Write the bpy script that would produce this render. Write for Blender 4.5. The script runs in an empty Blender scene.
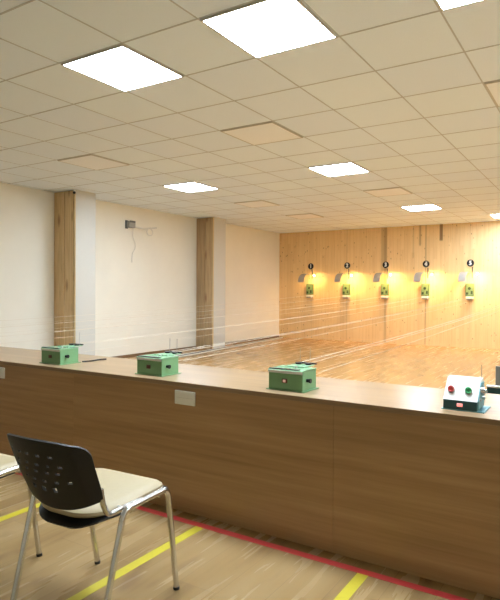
import bpy, bmesh, math, random
from mathutils import Vector, Matrix
random.seed(7)
PI = math.pi
S = bpy.context.scene
C = S.collection

# ------------------------------------------------------------------ room numbers
H = 2.763            # ceiling height
XW = -7.474          # left wall
XR = 3.6             # right wall
YF = 12.608          # far (target) wall
YB = -2.6            # wall behind the camera
YC = 2.345           # counter front
YCB = 2.942          # counter back
ZT = 0.721           # counter top
GX, GY, G = -3.1936, 1.8426, 0.6   # ceiling grid origin and tile
LANES = [-6.53, -5.515, -4.52, -3.555, -2.575, -1.58, -0.59]

# ------------------------------------------------------------------ helpers
def link(o, parent=None):
    C.objects.link(o)
    if parent is not None: o.parent = parent
    return o
def obj(name, bm, m=None, parent=None, smooth=False):
    me = bpy.data.meshes.new(name)
    bmesh.ops.recalc_face_normals(bm, faces=bm.faces[:])
    bm.to_mesh(me); bm.free()
    if m:
        for mm in (m if isinstance(m, (list, tuple)) else [m]): me.materials.append(mm)
    if smooth:
        for p in me.polygons: p.use_smooth = True
        try: me.set_sharp_from_angle(angle=math.radians(40))
        except Exception: pass
    return link(bpy.data.objects.new(name, me), parent)
def tag(o, label=None, cat=None, group=None, kind=None):
    if label: o['label'] = label
    if cat: o['category'] = cat
    if group: o['group'] = group
    if kind: o['kind'] = kind
    return o
def thing(name, label, cat, loc=(0, 0, 0), rotz=0, group=None):
    o = bpy.data.objects.new(name, None); C.objects.link(o)
    o.empty_display_size = .05
    o.location = loc; o.rotation_euler = (0, 0, rotz)
    return tag(o, label, cat, group)
def struct(name, bm, m, smooth=False, parent=None):
    o = obj(name, bm, m, parent, smooth)
    if parent is None: o['kind'] = 'structure'
    return o
def dup(root, loc, rotz=None, label=None, group=None):
    r = root.copy(); C.objects.link(r); r.location = loc
    if rotz is not None: r.rotation_euler = (0, 0, rotz)
    if label: r['label'] = label
    if group: r['group'] = group
    for ch in list(root.children):
        c = ch.copy(); C.objects.link(c); c.parent = r
        for g in list(ch.children):
            d = g.copy(); C.objects.link(d); d.parent = c
    return r
def box(bm, x0, x1, y0, y1, z0, z1, bev=0, seg=2):
    r = bmesh.ops.create_cube(bm, size=1)
    vs = r['verts']
    for v in vs:
        v.co = Vector(((x0 + x1) / 2 + v.co.x * (x1 - x0), (y0 + y1) / 2 + v.co.y * (y1 - y0), (z0 + z1) / 2 + v.co.z * (z1 - z0)))
    if bev:
        es = list({e for v in vs for e in v.link_edges})
        bmesh.ops.bevel(bm, geom=es, offset=bev, segments=seg, affect='EDGES', profile=.5)
    return bm
def B(*a, **k): return box(bmesh.new(), *a, **k)
def cyl(bm, p0, p1, r, seg=16, r2=None):
    p0 = Vector(p0); p1 = Vector(p1); d = p1 - p0
    m = Matrix.Translation((p0 + p1) / 2) @ d.to_track_quat('Z', 'Y').to_matrix().to_4x4()
    bmesh.ops.create_cone(bm, cap_ends=True, segments=seg, radius1=r, radius2=r if r2 is None else r2, depth=d.length, matrix=m)
    return bm
def sph(bm, c, r, u=16, v=10, sc=(1, 1, 1)):
    bmesh.ops.create_uvsphere(bm, u_segments=u, v_segments=v, radius=r, matrix=Matrix.Translation(c) @ Matrix.Diagonal((*sc, 1)))
    return bm
def smooth_path(pts, n=6):
    P = [Vector(p) for p in pts]; out = []
    for i in range(len(P) - 1):
        a = P[max(i - 1, 0)]; b = P[i]; c = P[i + 1]; d = P[min(i + 2, len(P) - 1)]
        for k in range(n):
            t = k / n
            out.append(.5 * ((2 * b) + (c - a) * t + (2 * a - 5 * b + 4 * c - d) * t * t + (3 * b - 3 * c + d - a) * t ** 3))
    out.append(P[-1]); return out
def fillet(pts, rad, n=6):
    P = [Vector(p) for p in pts]; out = [P[0]]
    for i in range(1, len(P) - 1):
        a, b, c = P[i - 1], P[i], P[i + 1]
        u = (a - b).normalized(); v = (c - b).normalized()
        ang = u.angle(v); t = min(rad / math.tan(ang / 2), .48 * (a - b).length, .48 * (c - b).length)
        s, e = b + u * t, b + v * t
        for k in range(n + 1):
            w = k / n; out.append((1 - w) ** 2 * s + 2 * w * (1 - w) * b + w * w * e)
    out.append(P[-1]); return out
def tube(bm, pts, r, seg=12, cap=True):
    P = [Vector(p) for p in pts]; rings = []; prev = None
    for i, p in enumerate(P):
        t = (P[min(i + 1, len(P) - 1)] - P[max(i - 1, 0)]).normalized()
        if prev is None:
            a = t.orthogonal().normalized()
        else:
            a = (prev - t * prev.dot(t)).normalized()
        prev = a; b = t.cross(a)
        rings.append([bm.verts.new(p + (a * math.cos(2 * PI * k / seg) + b * math.sin(2 * PI * k / seg)) * r) for k in range(seg)])
    for i in range(len(rings) - 1):
        for k in range(seg):
            bm.faces.new((rings[i][k], rings[i][(k + 1) % seg], rings[i + 1][(k + 1) % seg], rings[i + 1][k]))
    if cap:
        bm.faces.new(rings[0][::-1]); bm.faces.new(rings[-1])
    return bm
def prism(bm, prof, x0, x1):
    """profile in (y,z), extruded along x"""
    a = [bm.verts.new((x0, y, z)) for y, z in prof]; b = [bm.verts.new((x1, y, z)) for y, z in prof]
    n = len(prof)
    bm.faces.new(a[::-1]); bm.faces.new(b)
    for i in range(n): bm.faces.new((a[i], a[(i + 1) % n], b[(i + 1) % n], b[i]))
    return bm

# ------------------------------------------------------------------ materials
def lin(c):
    return tuple(((v / 255) / 12.92 if v / 255 <= .04045 else ((v / 255 + .055) / 1.055) ** 2.4) for v in c)
class NT:
    def __init__(s, name):
        s.m = bpy.data.materials.new(name); s.m.use_nodes = True
        s.t = s.m.node_tree; s.n = s.t.nodes; s.p = s.n['Principled BSDF']
    def add(s, typ, **k):
        n = s.n.new(typ)
        for a, v in k.items():
            if a.startswith('i_'): n.inputs[int(a[2:])].default_value = v
            else: setattr(n, a, v)
        return n
    def l(s, a, b): s.t.links.new(a, b)
    def math(s, op, a, b=None, c=None, clamp=False):
        n = s.n.new('ShaderNodeMath'); n.operation = op; n.use_clamp = clamp
        for i, v in enumerate((a, b, c)):
            if v is None: continue
            if isinstance(v, (int, float)): n.inputs[i].default_value = v
            else: s.l(v, n.inputs[i])
        return n.outputs[0]
    def mix(s, f, a, b, blend='MIX'):
        n = s.n.new('ShaderNodeMix'); n.data_type = 'RGBA'; n.blend_type = blend
        for i, v in ((0, f), (6, a), (7, b)):
            if isinstance(v, (int, float)): n.inputs[i].default_value = v
            elif isinstance(v, tuple): n.inputs[i].default_value = (*v, 1)
            else: s.l(v, n.inputs[i])
        return n.outputs[2]
    def noise(s, vec, scale, detail=4, rough=.55, out=0):
        n = s.n.new('ShaderNodeTexNoise'); n.inputs['Scale'].default_value = scale
        n.inputs['Detail'].default_value = detail; n.inputs['Roughness'].default_value = rough
        if vec is not None: s.l(vec, n.inputs['Vector'])
        return n.outputs[out]
    def mapping(s, vec, scale=(1, 1, 1), rot=(0, 0, 0), loc=(0, 0, 0)):
        n = s.n.new('ShaderNodeMapping'); s.l(vec, n.inputs[0])
        n.inputs['Scale'].default_value = scale; n.inputs['Rotation'].default_value = rot; n.inputs['Location'].default_value = loc
        return n.outputs[0]
    def ramp(s, f, stops):
        n = s.n.new('ShaderNodeValToRGB'); s.l(f, n.inputs[0])
        e = n.color_ramp.elements
        while len(e) < len(stops): e.new(.5)
        for i, (p, c) in enumerate(stops):
            e[i].position = p; e[i].color = (*c, 1) if isinstance(c, tuple) else (c, c, c, 1)
        return n.outputs[0]
    def objco(s): return s.n.new('ShaderNodeTexCoord').outputs['Object']
    def set(s, **k):
        for a, v in k.items():
            nm = {'rough': 'Roughness', 'metal': 'Metallic', 'spec': 'Specular IOR Level', 'col': 'Base Color', 'coat': 'Coat Weight'}[a]
            if isinstance(v, (int, float)): s.p.inputs[nm].default_value = v
            elif isinstance(v, tuple): s.p.inputs[nm].default_value = (*v, 1)
            else: s.l(v, s.p.inputs[nm])
        return s
def plain(name, rgb, rough=.5, metal=0, spec=.5, var=.04, scale=30):
    t = NT(name); co = t.objco(); n = t.noise(co, scale, 3)
    c = lin(rgb)
    lo = tuple(v * (1 - var) for v in c); hi = tuple(min(1, v * (1 + var)) for v in c)
    t.set(col=t.ramp(n, [(.3, lo), (.7, hi)]), rough=rough, metal=metal, spec=spec)
    return t.m
def emit(name, col, strength):
    t = NT(name); t.p.inputs['Base Color'].default_value = (.8, .8, .8, 1)
    t.p.inputs['Emission Color'].default_value = (*col, 1); t.p.inputs['Emission Strength'].default_value = strength
    return t.m

LED = 49.0
M = {}
M['wall'] = plain('white_wall_paint', (243, 240, 226), .75, var=.015, scale=3)
M['pilwhite'] = plain('white_pilaster_paint', (211, 211, 203), .6, var=.01)
M['black'] = plain('black_plastic', (22, 22, 22), .5, var=.08)
M['blackmetal'] = plain('black_metal', (28, 28, 30), .35, metal=.4)
M['chrome'] = plain('chrome', (214, 213, 210), .26, metal=1, var=.02)
M['rubber'] = plain('black_rubber', (22, 21, 20), .7)
M['cream'] = plain('cream_vinyl', (176, 158, 120), .5, var=.02, scale=60)
M['green'] = plain('green_enamel', (116, 160, 112), .38, var=.03)
M['greenlid'] = plain('pale_green_enamel', (132, 172, 134), .2, var=.03)
M['steel'] = plain('steel', (190, 192, 190), .3, metal=.9)
M['teal'] = plain('teal_enamel', (24, 74, 78), .4, var=.05)
M['tealside'] = plain('light_teal_enamel', (112, 172, 182), .4, var=.05)
M['white'] = plain('white_enamel', (238, 238, 230), .3, var=.01)
M['plate'] = plain('ivory_plastic', (250, 248, 240), .4, var=.01)
M['redbtn'] = plain('red_plastic', (214, 78, 74), .3)
M['greenbtn'] = plain('green_plastic', (40, 150, 84), .3)
M['brownsw'] = plain('brown_switch', (92, 54, 40), .4)
M['redtape'] = plain('red_tape', (196, 50, 50), .55, var=.05)
M['yellowtape'] = plain('yellow_tape', (192, 175, 30), .55, var=.05)
M['cord'] = plain('pale_cord', (228, 220, 200), .5)
M['greymetal'] = plain('grey_sheet_metal', (176, 172, 164), .5, metal=0.)
M['greyplastic'] = plain('grey_plastic', (150, 150, 144), .5)
M['darkgrey'] = plain('dark_grey_plastic', (88, 90, 86), .5)
M['palegrey'] = plain('pale_grey_plastic', (222, 220, 210), .5)
M['skirt'] = plain('brown_skirting', (120, 92, 62), .5, var=.15)
M['paper'] = plain('green_target_card', (112, 138, 92), .6, var=.15, scale=40)
M['bull'] = plain('dark_green_mark', (38, 62, 34), .6)
M['tgreen'] = plain('green_target_box', (84, 120, 78), .5, var=.1)
M['tray'] = plain('white_tray', (240, 236, 222), .5)
M['tbar'] = plain('ceiling_grid_bar', (192, 195, 196), .6)
M['ledframe'] = plain('panel_frame', (196, 194, 184), .5)
M['led'] = emit('led_diffuser', (.85, 1.0, 1.17), LED)
M['off'] = plain('unlit_diffuser', (246, 250, 252), .6, var=.01)
M['bulb'] = emit('warm_bulb', (1, .64, .25), 110)
M['redlamp'] = emit('red_pilot_lamp', (1, .06, .06), .8)
M['orangelamp'] = emit('orange_rocker_lamp', (1, .2, .08), .3)
M['digit'] = plain('white_digit', (246, 246, 240), .5)

def ceiling_mat():
    t = NT('ceiling_tile'); co = t.objco()
    sep = t.add('ShaderNodeSeparateXYZ'); t.l(co, sep.inputs[0])
    ix = t.math('FLOOR', t.math('DIVIDE', t.math('SUBTRACT', sep.outputs[0], GX), G))
    iy = t.math('FLOOR', t.math('DIVIDE', t.math('SUBTRACT', sep.outputs[1], GY), G))
    cb = t.add('ShaderNodeCombineXYZ'); t.l(ix, cb.inputs[0]); t.l(iy, cb.inputs[1])
    wn = t.add('ShaderNodeTexWhiteNoise'); t.l(cb.outputs[0], wn.inputs[0])
    fine = t.noise(co, 220, 2)
    base = t.ramp(wn.outputs[0], [(0, lin((233, 244, 255))), (1, lin((238, 249, 255)))])
    t.set(col=t.mix(.12, base, t.ramp(fine, [(.35, lin((206, 216, 228))), (.65, lin((240, 248, 255)))])), rough=.8)
    return t.m
M['ceiling'] = ceiling_mat()

def floor_mat(name, stops):
    t = NT(name); co = t.objco()
    r = t.mapping(co, rot=(0, 0, PI / 2))
    br = t.add('ShaderNodeTexBrick'); t.l(r, br.inputs['Vector'])
    br.offset = .37; br.squash = 1
    br.inputs['Scale'].default_value = 1; br.inputs['Brick Width'].default_value = 1.3; br.inputs['Row Height'].default_value = .192
    br.inputs['Mortar Size'].default_value = .0016; br.inputs['Bias'].default_value = 0
    br.inputs['Color1'].default_value = (0, 0, 0, 1); br.inputs['Color2'].default_value = (1, 1, 1, 1); br.inputs['Mortar'].default_value = (.5, .5, .5, 1)
    grain = t.noise(t.mapping(co, scale=(13, 1.0, 1), loc=(0, 0, .37)), 1.4, 3, .5)
    blotch = t.noise(t.mapping(co, scale=(4.5, 1.3, 1), loc=(0, 0, .61)), 1.1, 3, .55)
    tone = t.math('ADD', t.math('MULTIPLY', br.outputs['Color'], .14), t.math('ADD', t.math('MULTIPLY', grain, .42), t.math('MULTIPLY', blotch, .46)))
    c = t.ramp(tone, [(p, lin(q)) for p, q in stops])
    c = t.mix(t.math('MULTIPLY', br.outputs['Fac'], .45), c, lin((105, 82, 58)))
    kn = t.noise(t.mapping(co, scale=(3.2, 1.2, 1), loc=(0, 0, .5)), 2.2, 2, .5)
    c = t.mix(t.math('MULTIPLY', t.ramp(kn, [(.6, 0.), (.72, 1.)]), .55), c, lin((112, 84, 58)))
    t.set(col=c, rough=t.math('ADD', t.math('MULTIPLY', grain, .06), .24), spec=.5)
    return t.m
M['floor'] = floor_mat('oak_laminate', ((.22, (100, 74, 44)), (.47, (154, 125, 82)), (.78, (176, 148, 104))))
M['litfloor'] = floor_mat('lit_oak_laminate', ((.22, (158, 122, 79)), (.47, (184, 148, 100)), (.78, (200, 164, 116))))  # same laminate, lighter: the warm light beyond the counter put into its colour

def counter_mat(name, dark, mid, light, axis='x', rough=.4):
    t = NT(name); co = t.objco()
    inf = t.add('ShaderNodeObjectInfo')
    off = t.add('ShaderNodeVectorMath', operation='ADD'); t.l(co, off.inputs[0])
    cb = t.add('ShaderNodeCombineXYZ'); t.l(t.math('MULTIPLY', inf.outputs['Random'], 7.), cb.inputs[0]); t.l(t.math('MULTIPLY', inf.outputs['Random'], 3.), cb.inputs[2])
    t.l(cb.outputs[0], off.inputs[1])
    sc = (.9, 26, 26)
    g = t.noise(t.mapping(off.outputs[0], scale=sc), 1.5, 6, .6)
    b = t.noise(t.mapping(off.outputs[0], scale=(.35, 7, 7)), 1.2, 3, .5)
    f = t.math('ADD', t.math('MULTIPLY', g, .6), t.math('MULTIPLY', b, .4))
    c = t.ramp(f, [(.34, lin(dark)), (.5, lin(mid)), (.68, lin(light))])
    t.set(col=c, rough=rough)
    return t.m
M['cfront'] = counter_mat('walnut_laminate', (158, 122, 81), (175, 138, 95), (190, 153, 109))
M['ctop'] = counter_mat('walnut_worktop', (134, 107, 77), (150, 123, 91), (166, 139, 106), rough=.28)

def pine_mat(name, sheet=True, worn=False):
    t = NT(name); co = t.objco()
    sep = t.add('ShaderNodeSeparateXYZ'); t.l(co, sep.inputs[0])
    X, Z = sep.outputs[0], sep.outputs[2]
    lam = t.math('FLOOR', t.math('DIVIDE', X, .085 if sheet else .26))
    row = t.math('FLOOR', t.math('ADD', t.math('DIVIDE', Z, .7 if sheet else 30.), t.math('MULTIPLY', lam, .371)))
    cb = t.add('ShaderNodeCombineXYZ'); t.l(lam, cb.inputs[0]); t.l(row, cb.inputs[1])
    wn = t.add('ShaderNodeTexWhiteNoise'); t.l(cb.outputs[0], wn.inputs[0])
    shift = t.add('ShaderNodeCombineXYZ'); t.l(t.math('MULTIPLY', wn.outputs[0], 9.), shift.inputs[2])
    ad = t.add('ShaderNodeVectorMath', operation='ADD'); t.l(co, ad.inputs[0]); t.l(shift.outputs[0], ad.inputs[1])
    g = t.noise(t.mapping(ad.outputs[0], scale=(30, 30, 1.1)), 1.5, 5, .6)
    f = t.math('ADD', t.math('MULTIPLY', g, .78), t.math('MULTIPLY', wn.outputs[0], .22))
    if sheet: st = [(.2, lin((228, 190, 132))), (.5, lin((239, 205, 148))), (.8, lin((245, 213, 158)))]
    else: st = [(.3, lin((188, 155, 106))), (.5, lin((214, 184, 134))), (.7, lin((230, 204, 158)))]
    if worn: st = [(.3, lin((150, 124, 90))), (.5, lin((182, 154, 114))), (.7, lin((204, 178, 136)))]
    c = t.ramp(f, st)
    vo = t.add('ShaderNodeTexVoronoi'); t.l(t.mapping(ad.outputs[0], scale=(12, 12, 5.5) if sheet else (5.5, 5.5, 1.9)), vo.inputs['Vector']); vo.inputs['Scale'].default_value = 1.
    kn = t.ramp(vo.outputs['Distance'], [(.05 if sheet else .06, 1.), (.14 if sheet else .24, 0.)])
    c = t.mix(t.math('MULTIPLY', kn, .85 if sheet else .75), c, lin((128, 82, 44)))
    # joints between the glued strips
    fr = t.math('FRACT', t.math('DIVIDE', X, .085 if sheet else .26))
    jt = t.math('LESS_THAN', fr, .05)
    c = t.mix(t.math('MULTIPLY', jt, .22), c, lin((120, 84, 48)))
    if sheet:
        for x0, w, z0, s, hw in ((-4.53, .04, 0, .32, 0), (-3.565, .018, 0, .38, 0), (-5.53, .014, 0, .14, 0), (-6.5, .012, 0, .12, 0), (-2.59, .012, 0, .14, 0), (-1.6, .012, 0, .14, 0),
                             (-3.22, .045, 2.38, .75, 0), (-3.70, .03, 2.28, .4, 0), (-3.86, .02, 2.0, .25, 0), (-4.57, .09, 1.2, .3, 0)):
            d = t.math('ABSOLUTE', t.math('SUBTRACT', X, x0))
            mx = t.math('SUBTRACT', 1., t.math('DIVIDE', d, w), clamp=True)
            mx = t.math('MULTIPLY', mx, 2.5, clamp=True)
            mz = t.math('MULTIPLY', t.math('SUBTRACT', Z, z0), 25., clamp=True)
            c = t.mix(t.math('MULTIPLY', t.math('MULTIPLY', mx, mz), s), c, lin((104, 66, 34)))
    t.set(col=c, rough=.42)
    return t.m
M['edge'] = plain('pale_pine_edge', (222, 198, 150), .5)
M['pine'] = pine_mat('pine_wall_boards')
M['pinepost'] = pine_mat('pine_post_boards', False)
M['wornpost'] = pine_mat('worn_post_boards', False, True)

# ------------------------------------------------------------------ setting
T = .12
struct('floor', B(XW - T, XR + T, YB - T, YC + .3, -.1, 0), M['floor'])
struct('floor_1', B(XW - T, XR + T, YC + .3, YF + T, -.1, 0), M['litfloor'])
struct('ceiling', B(XW - T, XR + T, YB - T, YF + T, H + .006, H + .1), M['ceiling'])
struct('wall_left', B(XW - T, XW, YB, YF, 0, H + .006), M['wall'])
struct('wall_right', B(XR, XR + T, YB, YF, 0, H + .006), M['wall'])
struct('wall_back', B(XW - T, XR + T, YB - T, YB, 0, H + .006), M['wall'])
struct('wall_far', B(XW - T, XR + T, YF, YF + T, 0, H + .006), M['pine'])
bm = bmesh.new()
i0 = math.ceil((XW - GX) / G); i1 = math.floor((XR - GX) / G)
for i in range(i0, i1 + 1): box(bm, GX + i * G - .005, GX + i * G + .005, YB, YF, H + .004, H + .007)
j0 = math.ceil((YB - GY) / G); j1 = math.floor((YF - GY) / G)
for j in range(j0, j1 + 1): box(bm, XW, XR, GY + j * G - .0055, GY + j * G + .0055, H + .0035, H + .007)
struct('trim_1', bm, M['tbar'])
# wood-faced pilasters on the left wall
def pilaster(name, y0, y1, xe, wm):
    o = struct(name, B(XW - .001, xe, y0, y1, 0, H + .004), M['pilwhite'])
    xm = (XW + xe) / 2
    obj('edge_strip', B(xe - .027, xe - .004, y0 - .016, y0 - .0005, 0, H - .004, bev=.002), M['edge'], o)
    obj('seam_strip', B(xm - .012, xm + .012, y0 - .006, y0 - .0005, 0, H - .004), M['skirt'], o)
    for a, b in ((XW + .002, xm - .006), (xm + .006, xe - .03)):
        obj('wood_board', B(a, b, y0 - .022, y0 - .0005, 0, H - .004, bev=.009), wm, o)
    return o
pilaster('trim_2', 5.645, 6.02, -6.978, M['pinepost'])
pilaster('trim_3', 9.16, 9.56, -7.015, M['wornpost'])
for n, (a, b) in enumerate(((YB, 5.62), (6.02, 9.135), (9.56, YF))):
    struct('baseboard_left' if n == 0 else 'baseboard_left_%d' % n, B(XW, XW + .012, a, b, 0, .055), M['skirt'])

# ------------------------------------------------------------------ ceiling lights
def ceiling_panel(i, j, lit, label):
    x0, y0 = GX + i * G, GY + j * G
    t = thing('ceiling_light', label, 'ceiling light', (x0 + G / 2, y0 + G / 2, H), group='square ceiling light panels')
    bm = bmesh.new()
    h = .292; w = .012
    for a in ((-h, h, -h, -h + w), (-h, h, h - w, h), (-h, -h + w, -h + w, h - w), (h - w, h, -h + w, h - w)):
        box(bm, *a, -.006, .0055)
    obj('frame', bm, M['ledframe'], t)
    d = h - w
    obj('diffuser', B(-d, d, -d, d, -.004, .0055), M['led'] if lit else M['off'], t)
    return t
ceiling_panel(0, 1, True, 'large lit square ceiling panel at upper left, above the counter')
ceiling_panel(2, 1, True, 'largest lit square ceiling panel, at the top edge near the middle')
ceiling_panel(4, 1, True, 'lit square ceiling panel cut off by the top right corner of the photo')
ceiling_panel(-4, 7, True, 'lit square ceiling panel nearest the left wall, in front of the second wood-faced post')
ceiling_panel(0, 7, True, 'lit square ceiling panel over mid room, left of the targets numbered 3 and 4')
ceiling_panel(0, 13, True, 'small far lit ceiling panel above the target numbered 4')
ceiling_panel(2, 16, True, 'smallest lit ceiling panel, cut by the right edge above the far wall')
ceiling_panel(4, 7, True, 'lit square ceiling panel just outside the right edge of the photo')
ceiling_panel(8, 1, True, 'added unseen lit ceiling panel over the counter by the right wall')  # added out of view to brighten the right and far end
ceiling_panel(8, 7, True, 'added unseen lit ceiling panel over mid room by the right wall')  # also an added source, unseen, lifting the far wall
ceiling_panel(-4, 4, False, 'unlit peach ceiling panel above the first wood-faced post')
ceiling_panel(0, 4, False, 'unlit peach ceiling panel in the middle, between two large lit panels and the far ones')
ceiling_panel(4, 4, False, 'unlit peach ceiling panel cut off by the right edge of the photo')
ceiling_panel(-4, 10, False, 'small unlit peach ceiling panel above and left of the target numbered 1')
ceiling_panel(0, 10, False, 'unlit peach ceiling panel just in front of the far lit panel above target 4')
ceiling_panel(-4, 13, False, 'faint unlit ceiling panel close to the far left corner of the room')

# ------------------------------------------------------------------ counter
ct = thing('range_counter', 'long brown wood-grain shooting counter across the whole room', 'counter', ((XW + XR) / 2, (YC + YCB) / 2, 0))
ox, oy = (XW + XR) / 2, (YC + YCB) / 2
XL = XW + .002; XE = XR - .002
obj('worktop', B(XL - ox, XE - ox, YC - oy, YCB - oy, ZT - .024, ZT, bev=.0015), M['ctop'], ct)
seams = [XL, -4.75, -2.92, -1.09, .74, XE]
for a, b in zip(seams, seams[1:]):
    obj('front_panel', B(a + .0006 - ox, b - .0006 - ox, YC + .001 - oy, YC + .02 - oy, 0.002, ZT - .0245), M['cfront'], ct)
obj('back_panel', B(XL - ox, XE - ox, YCB - .03 - oy, YCB - .012 - oy, .012, ZT - .0245), M['cfront'], ct)
obj('plinth', B(XL - ox, XE - ox, YC + .025 - oy, YCB - .035 - oy, 0, .0118), M['blackmetal'], ct)
for x in (-3.72, -1.99, -.2):
    o = obj('socket_plate', B(x - .072 - ox, x + .072 - ox, YC - .008 - oy, YC + .0008 - oy, .599, .676, bev=.003), M['plate'], ct)
    o['label'] = 'ivory blank socket plate on the counter front'
    obj('seam_line', B(x - .06 - ox, x + .06 - ox, YC - .0086 - oy, YC - .0076 - oy, .637, .6385), M['palegrey'], o)

# ------------------------------------------------------------------ floor tape
tag(obj('floor_tape', B(XL, XE, 2.240, 2.281, 0, .0012), M['redtape']), 'red tape line on the floor along the foot of the counter', 'floor tape', 'tape lines on the floor')
for x, lab in ((-2.765, 'yellow floor tape line furthest left, behind both chairs'), (-1.80, 'yellow floor tape line passing under the nearer chair legs'),
               (-.895, 'short yellow floor tape line to the right of the chairs'), (.03, 'yellow floor tape line outside the right edge of the photo')):
    tag(obj('floor_tape', B(x - .025, x + .025, YB + .4, 2.2395, 0, .001), M['yellowtape']), lab, 'floor tape', 'tape lines on the floor')

# ------------------------------------------------------------------ chairs
def make_chair(loc, rz, label, group):
    t = thing('office_chair', label, 'chair', loc, rz, group)
    wt, wf, ft, rt, zf, ff, rf = .234, .223, .125, -.12, .438, .198, -.235
    R = .0115
    for s in (1, -1):
        # side frame: rear leg, rail, front leg in one bent chrome tube; split into the pieces one sees
        P = fillet([(s * (wf + .005), rf, .006), (s * wt, rt, zf), (s * wt, ft, zf + .006), (s * wf, ff, .006)], .045, 8)
        def near(y): return min(range(len(P)), key=lambda k: abs(P[k].y - y) + (0 if P[k].z > .4 else 9))
        a, b = 0, 0
        zmax = zf - .05
        ia = next(k for k in range(len(P)) if P[k].z > zmax)
        ib = max(k for k in range(len(P)) if P[k].z > zmax)
        for nm, seg in (('leg', P[:ia + 1]), ('seat_rail', P[ia:ib + 1]), ('leg', P[ib:])):
            o = obj(nm, tube(bmesh.new(), seg, R, 14), M['chrome'], t, True)
            if nm == 'leg':
                e = seg[0] if seg[0].z < .1 else seg[-1]
                d = (seg[1] - seg[0]).normalized() if seg[0].z < .1 else (seg[-2] - seg[-1]).normalized()
                f = obj('foot_cap', cyl(bmesh.new(), (e.x, e.y, 0), e + d * .006, .0128, 14), M['rubber'], o, True)
        # back post: from under the seat up behind the backrest
        bp = smooth_path(fillet([(s * .19, .02, .425), (s * .19, -.155, .425), (s * .184, -.172, .47), (s * .180, -.180, .525)], .05, 6), 2)
        obj('back_post', tube(bmesh.new(), bp, .0105, 12), M['chrome'], t, True)
    for y in (-.085, .085):
        obj('cross_bar', cyl(bmesh.new(), (-wt, y, zf - .012), (wt, y, zf - .012), .009, 12), M['chrome'], t, True)
    # seat shell: black plastic pan with rear lip, rounded plan
    def plan(w, y0, y1, rr, n=8, back_round=.0):
        pts = []
        q = rr * 2.4
        for cx, cy, a0, r in ((w - rr, y1 - rr, 0, rr), (-w + rr, y1 - rr, 90, rr), (-w + q, y0 + q, 180, q), (w - q, y0 + q, 270, q)):
            for k in range(n + 1):
                a = math.radians(a0 + 90 * k / n); X, Y = cx + r * math.cos(a), cy + r * math.sin(a)
                pts.append((X * (1 - .15 * max(0, (.10 - Y) / .32)), Y))
        return pts
    def slab(layers, zfun):
        bm = bmesh.new(); rings = []
        for (w, y0, y1, rr, z) in layers:
            rings.append([bm.verts.new((x, y, z + zfun(x, y))) for x, y in plan(w, y0, y1, rr)])
        n = len(rings[0])
        for a, b in zip(rings, rings[1:]):
            for k in range(n): bm.faces.new((a[k], a[(k + 1) % n], b[(k + 1) % n], b[k]))
        for ring, z in ((rings[0], layers[0]), (rings[-1], layers[-1])):
            cen = bm.verts.new((0, (z[1] + z[2]) / 2, z[4] + zfun(0, 0)))
            for k in range(n): bm.faces.new((ring[k], ring[(k + 1) % n], cen))
        return bm
    tilt = lambda y: -.016 - .032 * (.19 - y) / .42
    dish = lambda x, y: tilt(y) * 2 + (.020 * max(0, (-y - .10) / .12) ** 2 - .022 * max(0, (y - .10) / .12) ** 2)
    dish2 = lambda x, y: tilt(y) + (-.03 * max(0, (-y - .13) / .1) * (1 - (abs(x) / .22) ** 2) - .022 * max(0, (y - .10) / .12) ** 2)
    obj('seat_shell', slab([(.18, -.175, .155, .05, .430), (.206, -.208, .188, .058, .438), (.211, -.214, .193, .058, .447), (.195, -.205, .178, .058, .449)], dish2), M['black'], t, True)
    obj('seat_cushion', slab([(.190, -.200, .165, .058, .447), (.200, -.209, .174, .06, .456), (.199, -.207, .173, .06, .467), (.188, -.195, .162, .058, .476), (.152, -.162, .126, .05, .480)], lambda x, y: dish(x, y) * .5 - .022 * max(0, (y - .10) / .12) ** 2 * .5), M['cream'], t, True)
    # backrest: curved black shell with rows of little slots, thickness by solidify on mesh data
    bm = bmesh.new()
    NX, NZ = 44, 30
    def back_pt(u, v):
        # u -1..1 across, v 0..1 up
        zc = .704 - .010 * u ** 2 + .012 * (1 - abs(u) ** 3)      # crown of the top edge
        zlow = .487 - .048 * (1 - abs(u) ** 2.2) - (0 if abs(u) < .8 else .0)
        wv = .207 - .012 * (1 - v) ** 2
        z = zlow + (zc - zlow) * v
        edge = abs(u)
        y = -.192 - .40 * (z - .5) - .05 * (1 - u * u) + .022 * max(0, abs(u) - .8) / .2 - .014 + .02 * (v - .5) ** 2
        x = u * wv
        return Vector((x, y, z))
    rc = .12
    def warp(u, v):
        # round the corners of the (u,v) square
        return u, v
    holes = set()
    grid = [[None] * (NZ + 1) for _ in range(NX + 1)]
    slot = []
    rows = [(.78, (-.62, -.36, -.10, .16, .42)), (.66, (-.5, -.24, .02, .28, .54)), (.54, (-.62, -.36, -.10, .16, .42)), (.42, (-.5, -.24, .02, .28, .54)), (.30, (-.36, -.10, .16))]
    for i in range(NX + 1):
        for k in range(NZ + 1):
            u = -1 + 2 * i / NX; v = k / NZ
            # superellipse-like rounding towards the corners
            uu, vv = u, v
            if v > .82:
                q = (v - .82) / .18; lim = 1 - .13 * (1 - math.sqrt(max(0, 1 - q * q))); uu = u * lim
            if v < .3:
                q = (.3 - v) / .3; lim = 1 - .03 * (1 - math.sqrt(max(0, 1 - q * q))); uu = u * lim
            grid[i][k] = bm.verts.new(back_pt(uu, vv))
    for i in range(NX):
        for k in range(NZ):
            u = -1 + 2 * (i + .5) / NX; v = (k + .5) / NZ
            hole = any(abs(v - rv) < .021 and any(abs(u - ru - .25 * (.54 - rv)) < .045 for ru in us) for rv, us in rows)
            if not hole: bm.faces.new((grid[i][k], grid[i + 1][k], grid[i + 1][k + 1], grid[i][k + 1]))
    bmesh.ops.recalc_face_normals(bm, faces=bm.faces[:])
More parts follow.
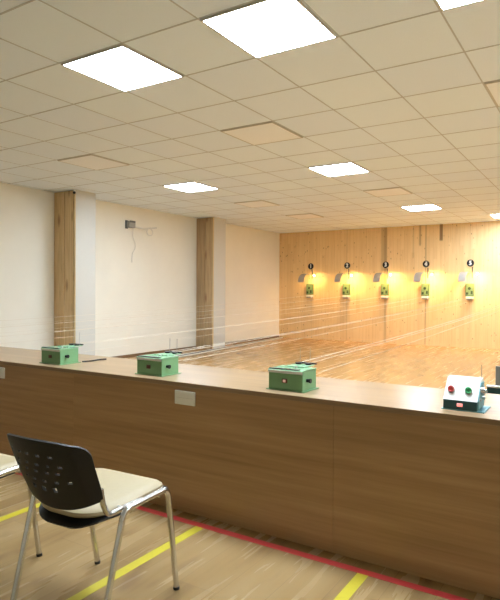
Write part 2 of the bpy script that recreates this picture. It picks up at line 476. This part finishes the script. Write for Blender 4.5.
    bmesh.ops.solidify(bm, geom=bm.faces[:], thickness=.009)
    obj('backrest', bm, M['black'], t, True)
    return t
chair = make_chair((-1.719, 1.515, 0), .054, 'nearer black and cream chrome-legged chair, its perforated backrest fully in view', 'chairs along the counter')
dup(chair, (-2.447, 1.397, 0), .054, 'chrome and cream chair cut off by the left edge, one leg in view')

# ------------------------------------------------------------------ target winders on the counter
def make_winder(loc, label, lit):
    t = thing('target_winder', label, 'target winder', loc, 0, 'green target winders on the counter')
    obj('base_plate', B(-.112, .112, -.008, .165, 0, .004, bev=.001), M['green'], t)
    obj('case', B(-.101, .101, 0, .15, .004, .102, bev=.003), M['green'], t)
    bm = bmesh.new()
    prism(bm, [(-.003, .1025), (-.003, .096), (0, .096), (0, .102), (.15, .102), (.15, .108), (.03, .110), (.0, .107)], -.103, .103)
    lid = obj('lid', bm, M['greenlid'], t)
    obj('slot_strip', B(-.1, .075, .002, .024, .1065, .112), M['blackmetal'], lid)
    obj('lower_strip', B(-.1, .1, -.0050, -.0025, .089, .1035), M['palegrey'], lid)
    sw = obj('power_switch', B(-.018, .012, -.006, .0005, .04, .062, bev=.002), M['brownsw'], t)
    obj('rocker', B(-.011, .005, -.009, -.0055, .044, .058, bev=.0015), M['orangelamp'] if lit else M['brownsw'], sw)
    kb = bmesh.new(); cyl(kb, (.1, .045, .055), (.118, .045, .055), .009); cyl(kb, (.118, .045, .055), (.124, .045, .055), .012)
    obj('side_knob', kb, M['blackmetal'], t, True)
    # pulley bridge behind the lid
    obj('bridge', B(-.06, .055, .10, .226, .1085, .114, bev=.002), M['greenlid'], t)
    for x in (-.03, .03):
        pb = bmesh.new(); cyl(pb, (x, .195, .114), (x, .195, .120), .016, 18); cyl(pb, (x, .195, .120), (x, .195, .124), .019, 18)
        obj('pulley', pb, M['blackmetal'], t, True)
        obj('guide_rod', cyl(bmesh.new(), (x, .215, .114), (x, .217, .205), .0012, 8), M['steel'], t)
    obj('axle', cyl(bmesh.new(), (-.045, .215, .120), (.07, .215, .120), .0045, 12), M['blackmetal'], t, True)
    obj('plunger', cyl(bmesh.new(), (.02, .075, .106), (.02, .075, .118), .008, 12), M['steel'], t, True)
    return t
YW = 2.437
WX = [-6.16, -5.21, -4.29, -3.27, -2.352, -1.405]
w0 = make_winder((WX[5], YW, ZT), 'green target winder box with lit orange switch, rightmost of the green ones', True)
w1 = make_winder((WX[4], YW, ZT), 'middle green target winder box, near the left end of the back rail glimpse, above the ivory socket plate', False)
w1['label'] = 'green target winder box on the counter just above the ivory socket plate in mid photo'
dup(w1, (WX[3], YW, ZT), label='green target winder box in front of the first wood-faced post, leftmost in view')
for k, nm in ((2, 'first'), (1, 'second'), (0, 'third')):
    dup(w1, (WX[k], YW, ZT), label='green target winder box outside the left edge of the photo, %s beyond it' % nm)

def make_control(loc):
    t = thing('control_box', 'white sloping control box with red and green push buttons at the right', 'control box', loc)
    w = .0705
    obj('base_plate', B(-w - .008, w + .03, .0, .152, 0, .004), M['tealside'], t)
    obj('lower_case', B(-w, w, 0, .142, .004, .044, bev=.002), M['teal'], t)
    pr = [(0.0, .0442), (.078, .126), (.09, .131), (.137, .131), (.142, .127), (.142, .0442)]
    top = obj('sloped_cover', prism(bmesh.new(), pr, -w - .001, w + .001), M['white'], t)
    obj('side_plate', prism(bmesh.new(), [(.008, .01), (.008, .046), (.076, .116), (.135, .116), (.135, .01)], w + .001, w + .006), M['tealside'], t)
    n = Vector((0, -.082, .078)).normalized()
    for x, m, nm in ((-.043, 'redbtn', 'red push button'), (.030, 'greenbtn', 'green push button')):
        c = Vector((x, .0342, .0797))
        bm = bmesh.new(); cyl(bm, c, c + n * .006, .0155, 20); r = obj('button_ring', bm, M['greymetal'], t, True)
        bm = bmesh.new(); cyl(bm, c + n * .006, c + n * .013, .0138, 20); sph(bm, c + n * .013, .0138, sc=(1, .4, 1))
        b = obj('push_button', bm, M[m], t, True); b['label'] = nm
    lp = bmesh.new(); box(lp, -.012, .012, -.005, .001, .018, .032, bev=.002)
    lo = obj('pilot_lamp', lp, M['redlamp'], t); lo['label'] = 'lit red pilot lamp'
    sh = bmesh.new(); cyl(sh, (w + .006, .06, .085), (w + .022, .06, .085), .017, 20); cyl(sh, (w + .022, .06, .085), (w + .034, .06, .085), .009, 16)
    obj('drive_shaft', sh, M['chrome'], t, True)
    sh = bmesh.new(); cyl(sh, (w + .006, .09, .05), (w + .018, .09, .05), .008, 16); cyl(sh, (w + .006, .03, .05), (w + .014, .03, .05), .006, 16)
    obj('side_bolt', sh, M['steel'], t, True)
    arm = obj('winding_arm', B(w + .03, w + .24, .052, .07, .078, .104, bev=.002), M['teal'], t)
    obj('arm_cover', B(w + .028, w + .24, .048, .074, .1041, .112, bev=.002), M['white'], arm)
    obj('guide_rod', cyl(bmesh.new(), (w - .005, .125, .13), (w - .005, .127, .19), .0015, 8), M['darkgrey'], t)
    gp = obj('end_plate', B(w + .047, w + .13, .16, .165, .085, .185, bev=.002), M['greymetal'], t)
    obj('plate_stem', cyl(bmesh.new(), (w + .1, .07, .09), (w + .1, .162, .11), .006, 10), M['steel'], gp, True)
    return t
make_control((-.5365, 2.436, ZT))

# power cords from the winders over the back of the counter
for k, lab in ((3, 'black power cord trailing right from the leftmost green winder on the counter'),):
    x = WX[k]
    p = smooth_path([(x + .115, YW + .172, ZT + .0055), (x + .13, YW + .24, ZT + .0055), (x + .12, YW + .32, ZT + .0055), (x + .135, YW + .37, ZT + .0055)], 8)
    tag(obj('power_cord', tube(bmesh.new(), p, .005, 8), M['blackmetal'], None, True), lab, 'cord')

# ------------------------------------------------------------------ targets on the far wall
def text_mesh(ch, size):
    cu = bpy.data.curves.new('digit_curve', 'FONT'); cu.body = ch; cu.size = size; cu.extrude = .002
    cu.align_x = 'CENTER'; cu.align_y = 'CENTER'; cu.offset = .004
    o = bpy.data.objects.new('digit_tmp', cu); C.objects.link(o)
    dg = bpy.context.evaluated_depsgraph_get()
    me = bpy.data.meshes.new_from_object(o.evaluated_get(dg)); bpy.data.objects.remove(o)
    return me
ORD = ['first', 'second', 'third', 'fourth', 'fifth', 'sixth', 'seventh']
def make_target(x):
    t = thing('hanging_target', '', 'target', (x, YF, 1.06), 0, 'green target holders on the far wall')
    obj('back_box', B(-.085, .085, -.09, 0, .085, .36, bev=.006), M['tgreen'], t)
    cd = obj('target_card', B(-.075, .075, -.096, -.0905, .10, .35), M['paper'], t)
    bm = bmesh.new(); cyl(bm, (0, -.0955, .255), (0, -.0985, .255), .032, 20)
    obj('aiming_mark', bm, M['bull'], cd)
    bm = bmesh.new(); box(bm, -.07, -.02, -.0985, -.0955, .12, .17); box(bm, .03, .07, -.0985, -.0955, .13, .2)
    obj('card_print', bm, M['bull'], cd)
    obj('tray', B(-.06, .085, -.16, 0, .03, .075, bev=.008), M['tray'], t)
    obj('tray_bracket', B(-.06, .07, -.12, -.004, .0, .0298), M['greymetal'], t)
    return t
def make_lamp(x):
    t = thing('target_lamp', '', 'lamp', (x, YF, 1.46), 0, 'warm target lamps on the far wall')
    # curved shade: sheet bowed towards the shooters, hooked over at the top
    prof = [(-.37, .0), (-.36, .05), (-.335, .10), (-.295, .15), (-.235, .19), (-.165, .213), (-.09, .222)]
    bm = bmesh.new()
    inner = [(y + .004, z - .002) for y, z in prof][::-1]
    prism(bm, prof + inner, -.12, .04)
    obj('shade', bm, M['greymetal'], t, True)
    obj('hanger', B(.095, .115, -.02, -.003, .09, .33), M['darkgrey'], t)
    obj('arm', tube(bmesh.new(), smooth_path([(.0, -.093, .222), (.02, -.06, .21), (.045, -.004, .2)], 5), .006, 10), M['greymetal'], t, True)
    obj('bulb', sph(bmesh.new(), (.24, -.17, .17), .016, sc=(1, 1, 1.3)), M['bulb'], t, True)
    obj('bulb_socket', tube(bmesh.new(), fillet([(.24, -.17, .185), (.24, -.17, .215), (.24, -.03, .215), (.05, -.006, .215)], .02), .006, 10), M['greymetal'], t, True)
    return t
def make_disc(x):
    t = thing('number_disc', '', 'number sign', (x, YF, 1.875), 0, 'numbered discs on the far wall')
    obj('disc', cyl(bmesh.new(), (0, -.0005, 0), (0, -.012, 0), .078, 32), M['blackmetal'], t, True)
    return t
tg0 = make_target(LANES[0]); lp0 = make_lamp(LANES[0] - .06); dc0 = make_disc(LANES[0])
for k, x in enumerate(LANES):
    tg = tg0 if k == 0 else dup(tg0, (x, YF, 1.06))
    lp = lp0 if k == 0 else dup(lp0, (x - .06, YF, 1.46))
    dc = dc0 if k == 0 else dup(dc0, (x, YF, 1.875))
    out = k > 4
    n = k + 1
    tg['label'] = 'green target with white tray on the far wall, below the disc numbered %d' % n if not out else 'green target with white tray, %s lane, right of the photo' % ORD[k]
    lp['label'] = 'grey curved lamp shade with warm bulb beside the disc numbered %d' % n if not out else 'grey curved lamp shade with warm bulb, %s lane, right of the photo' % ORD[k]
    dc['label'] = 'black round disc with white number %d on the far wall' % n if not out else 'black round number disc of the %s lane, right of the photo' % ORD[k]
    d = bpy.data.objects.new('digit', text_mesh(str(n), .135)); d.data.materials.append(M['digit'])
    link(d, dc); d.location = (0, -.0135, 0); d.rotation_euler = (PI / 2, 0, 0)
    L = bpy.data.lights.new('target_lamp_light', 'AREA'); L.shape = 'DISK'; L.size = .1; L.energy = 5.2; L.color = (1, .58, .20)
    lo = bpy.data.objects.new('target_lamp_light', L); link(lo, lp)
    lo.location = (.21, -.27, .19); lo.rotation_euler = Vector((-.04, .30, -.95)).to_track_quat('-Z', 'Y').to_euler()

# ------------------------------------------------------------------ target cords
def cords(k, x0, label):
    x1 = LANES[k]
    t = thing('hanging_wires', label, 'wires', (x0, YW + .228, ZT + .12), 0, 'target wires from the winders to the far wall')
    d0 = Vector((x0, YW + .228, ZT + .12))
    for a, b, za, zb, r, sag in ((-.03, -.04, .004, 1.12, .0015, .05), (.03, .05, .004, 1.12, .0015, .045), (.07, .0, -.05, 1.02, .0013, .03)):
        p0 = Vector((x0 + a, YW + .228, ZT + .118 + za)); p1 = Vector((x1 + b, YF - .175, zb))
        pts = []
        for i in range(25):
            s = i / 24; p = p0.lerp(p1, s) - Vector((0, 0, sag * 4 * s * (1 - s))); pts.append(p - d0)
        obj('wire', tube(bmesh.new(), pts, r * (.75 if k < 4 else .85), 6), M['cord'], t, True)
    return t
cords(5, WX[5], 'pale wires running right from the green winder with the orange switch')
cords(4, WX[4], 'pale wires running from the green winder above the ivory plate to target 5')
cords(3, WX[3], 'pale wires running from the leftmost green winder in view to target 4')
cords(2, WX[2], 'pale wires crossing the first wood-faced post, lowest set, running to target 3')
cords(1, WX[1], 'pale wires crossing the first wood-faced post, middle set, running to target 2')
cords(0, WX[0], 'pale wires crossing the first wood-faced post, topmost set, running to target 1')

# ------------------------------------------------------------------ floor conduits along the left wall
for xs, xe, m, lab in ((-6.62, -7.24, 'palegrey', 'pale cable on the floor near the left wall, farthest of the bundle from that wall'),
                    (-6.70, -7.275, 'blackmetal', 'dark cable on the floor, in the middle of the bundle near the left wall'),
                    (-6.78, -7.31, 'palegrey', 'pale cable on the floor near the left wall, closest of the bundle to that wall')):
    p = [(xs + (xe - xs) * k / 12 + .006 * math.sin(k * 1.7 + xs * 9), 7.2 + 5.2 * k / 12, .0155) for k in range(13)]
    tag(obj('floor_cable', tube(bmesh.new(), smooth_path(p, 3), .015, 8), M[m], None, True), lab, 'cable', 'cables on the floor by the left wall')

# ------------------------------------------------------------------ bracket with loose cable on the left wall, small dome on the post
t = thing('wall_bracket', 'grey camera bracket with loose coiled cable high on the left wall', 'bracket', (XW, 7.2, 2.42))
obj('junction_box', B(.001, .08, -.05, .10, -.05, .07, bev=.006), M['greyplastic'], t)
obj('back_plate', B(.0, .012, -.08, -.02, -.07, .08, bev=.003), M['darkgrey'], t)
obj('front_cover', B(.08, .09, -.04, .09, .04, .075, bev=.003), M['darkgrey'], t)
obj('arm', tube(bmesh.new(), smooth_path([(.05, .1, -.02), (.10, .25, -.045), (.14, .40, -.03), (.17, .55, -.005)], 6), .017, 12), M['palegrey'], t, True)
ring = [(.13 + .004 * k / 20, .41 + .075 * math.cos(2 * PI * k / 20), -.10 + .065 * math.sin(2 * PI * k / 20)) for k in range(41)]
obj('cable_coil', tube(bmesh.new(), ring, .008, 8), M['palegrey'], t, True)
obj('loose_cable', tube(bmesh.new(), smooth_path([(.06, .06, -.05), (.03, .08, -.2), (.025, .14, -.32), (.015, .15, -.42), (.012, .09, -.52), (.01, .08, -.68)], 8), .007, 8), M['palegrey'], t, True)
t = thing('ceiling_sensor', 'small black ball sensor at the top of the first wood-faced post', 'sensor', (-6.965, 5.60, 2.715))
obj('ball', sph(bmesh.new(), (0, 0, 0), .022), M['blackmetal'], t, True)
obj('mount', B(-.012, .012, -.012, .022, .018, .04), M['white'], t)

# ------------------------------------------------------------------ world, camera, view
w = bpy.data.worlds.new('World'); S.world = w; w.use_nodes = True
w.node_tree.nodes['Background'].inputs[0].default_value = (.5, .5, .5, 1); w.node_tree.nodes['Background'].inputs[1].default_value = .05
yaw, pitch, roll, f = .5431, -.0108, .0062, 549.361
fw = Vector((-math.sin(yaw) * math.cos(pitch), math.cos(yaw) * math.cos(pitch), math.sin(pitch)))
r = fw.cross(Vector((0, 0, 1))).normalized(); u = r.cross(fw)
r2 = r * math.cos(roll) + u * math.sin(roll); u2 = -r * math.sin(roll) + u * math.cos(roll)
cam = bpy.data.cameras.new('Camera'); co = bpy.data.objects.new('Camera', cam); C.objects.link(co)
mw = Matrix.Identity(4)
for i in range(3): mw[i][0] = r2[i]; mw[i][1] = u2[i]; mw[i][2] = -fw[i]
mw[0][3], mw[1][3], mw[2][3] = 0, 0, 1.2322
co.matrix_world = mw
cam.sensor_fit = 'HORIZONTAL'; cam.sensor_width = 36; cam.lens = f / 500 * 36
cam.shift_x = -24.846 / 500; cam.shift_y = -3.021 / 500
cam.clip_start = .05; cam.clip_end = 60
S.camera = co
v = S.view_settings
v.view_transform = 'Standard'; v.look = 'None'; v.gamma = 1; v.exposure = .12; v.use_curve_mapping = False
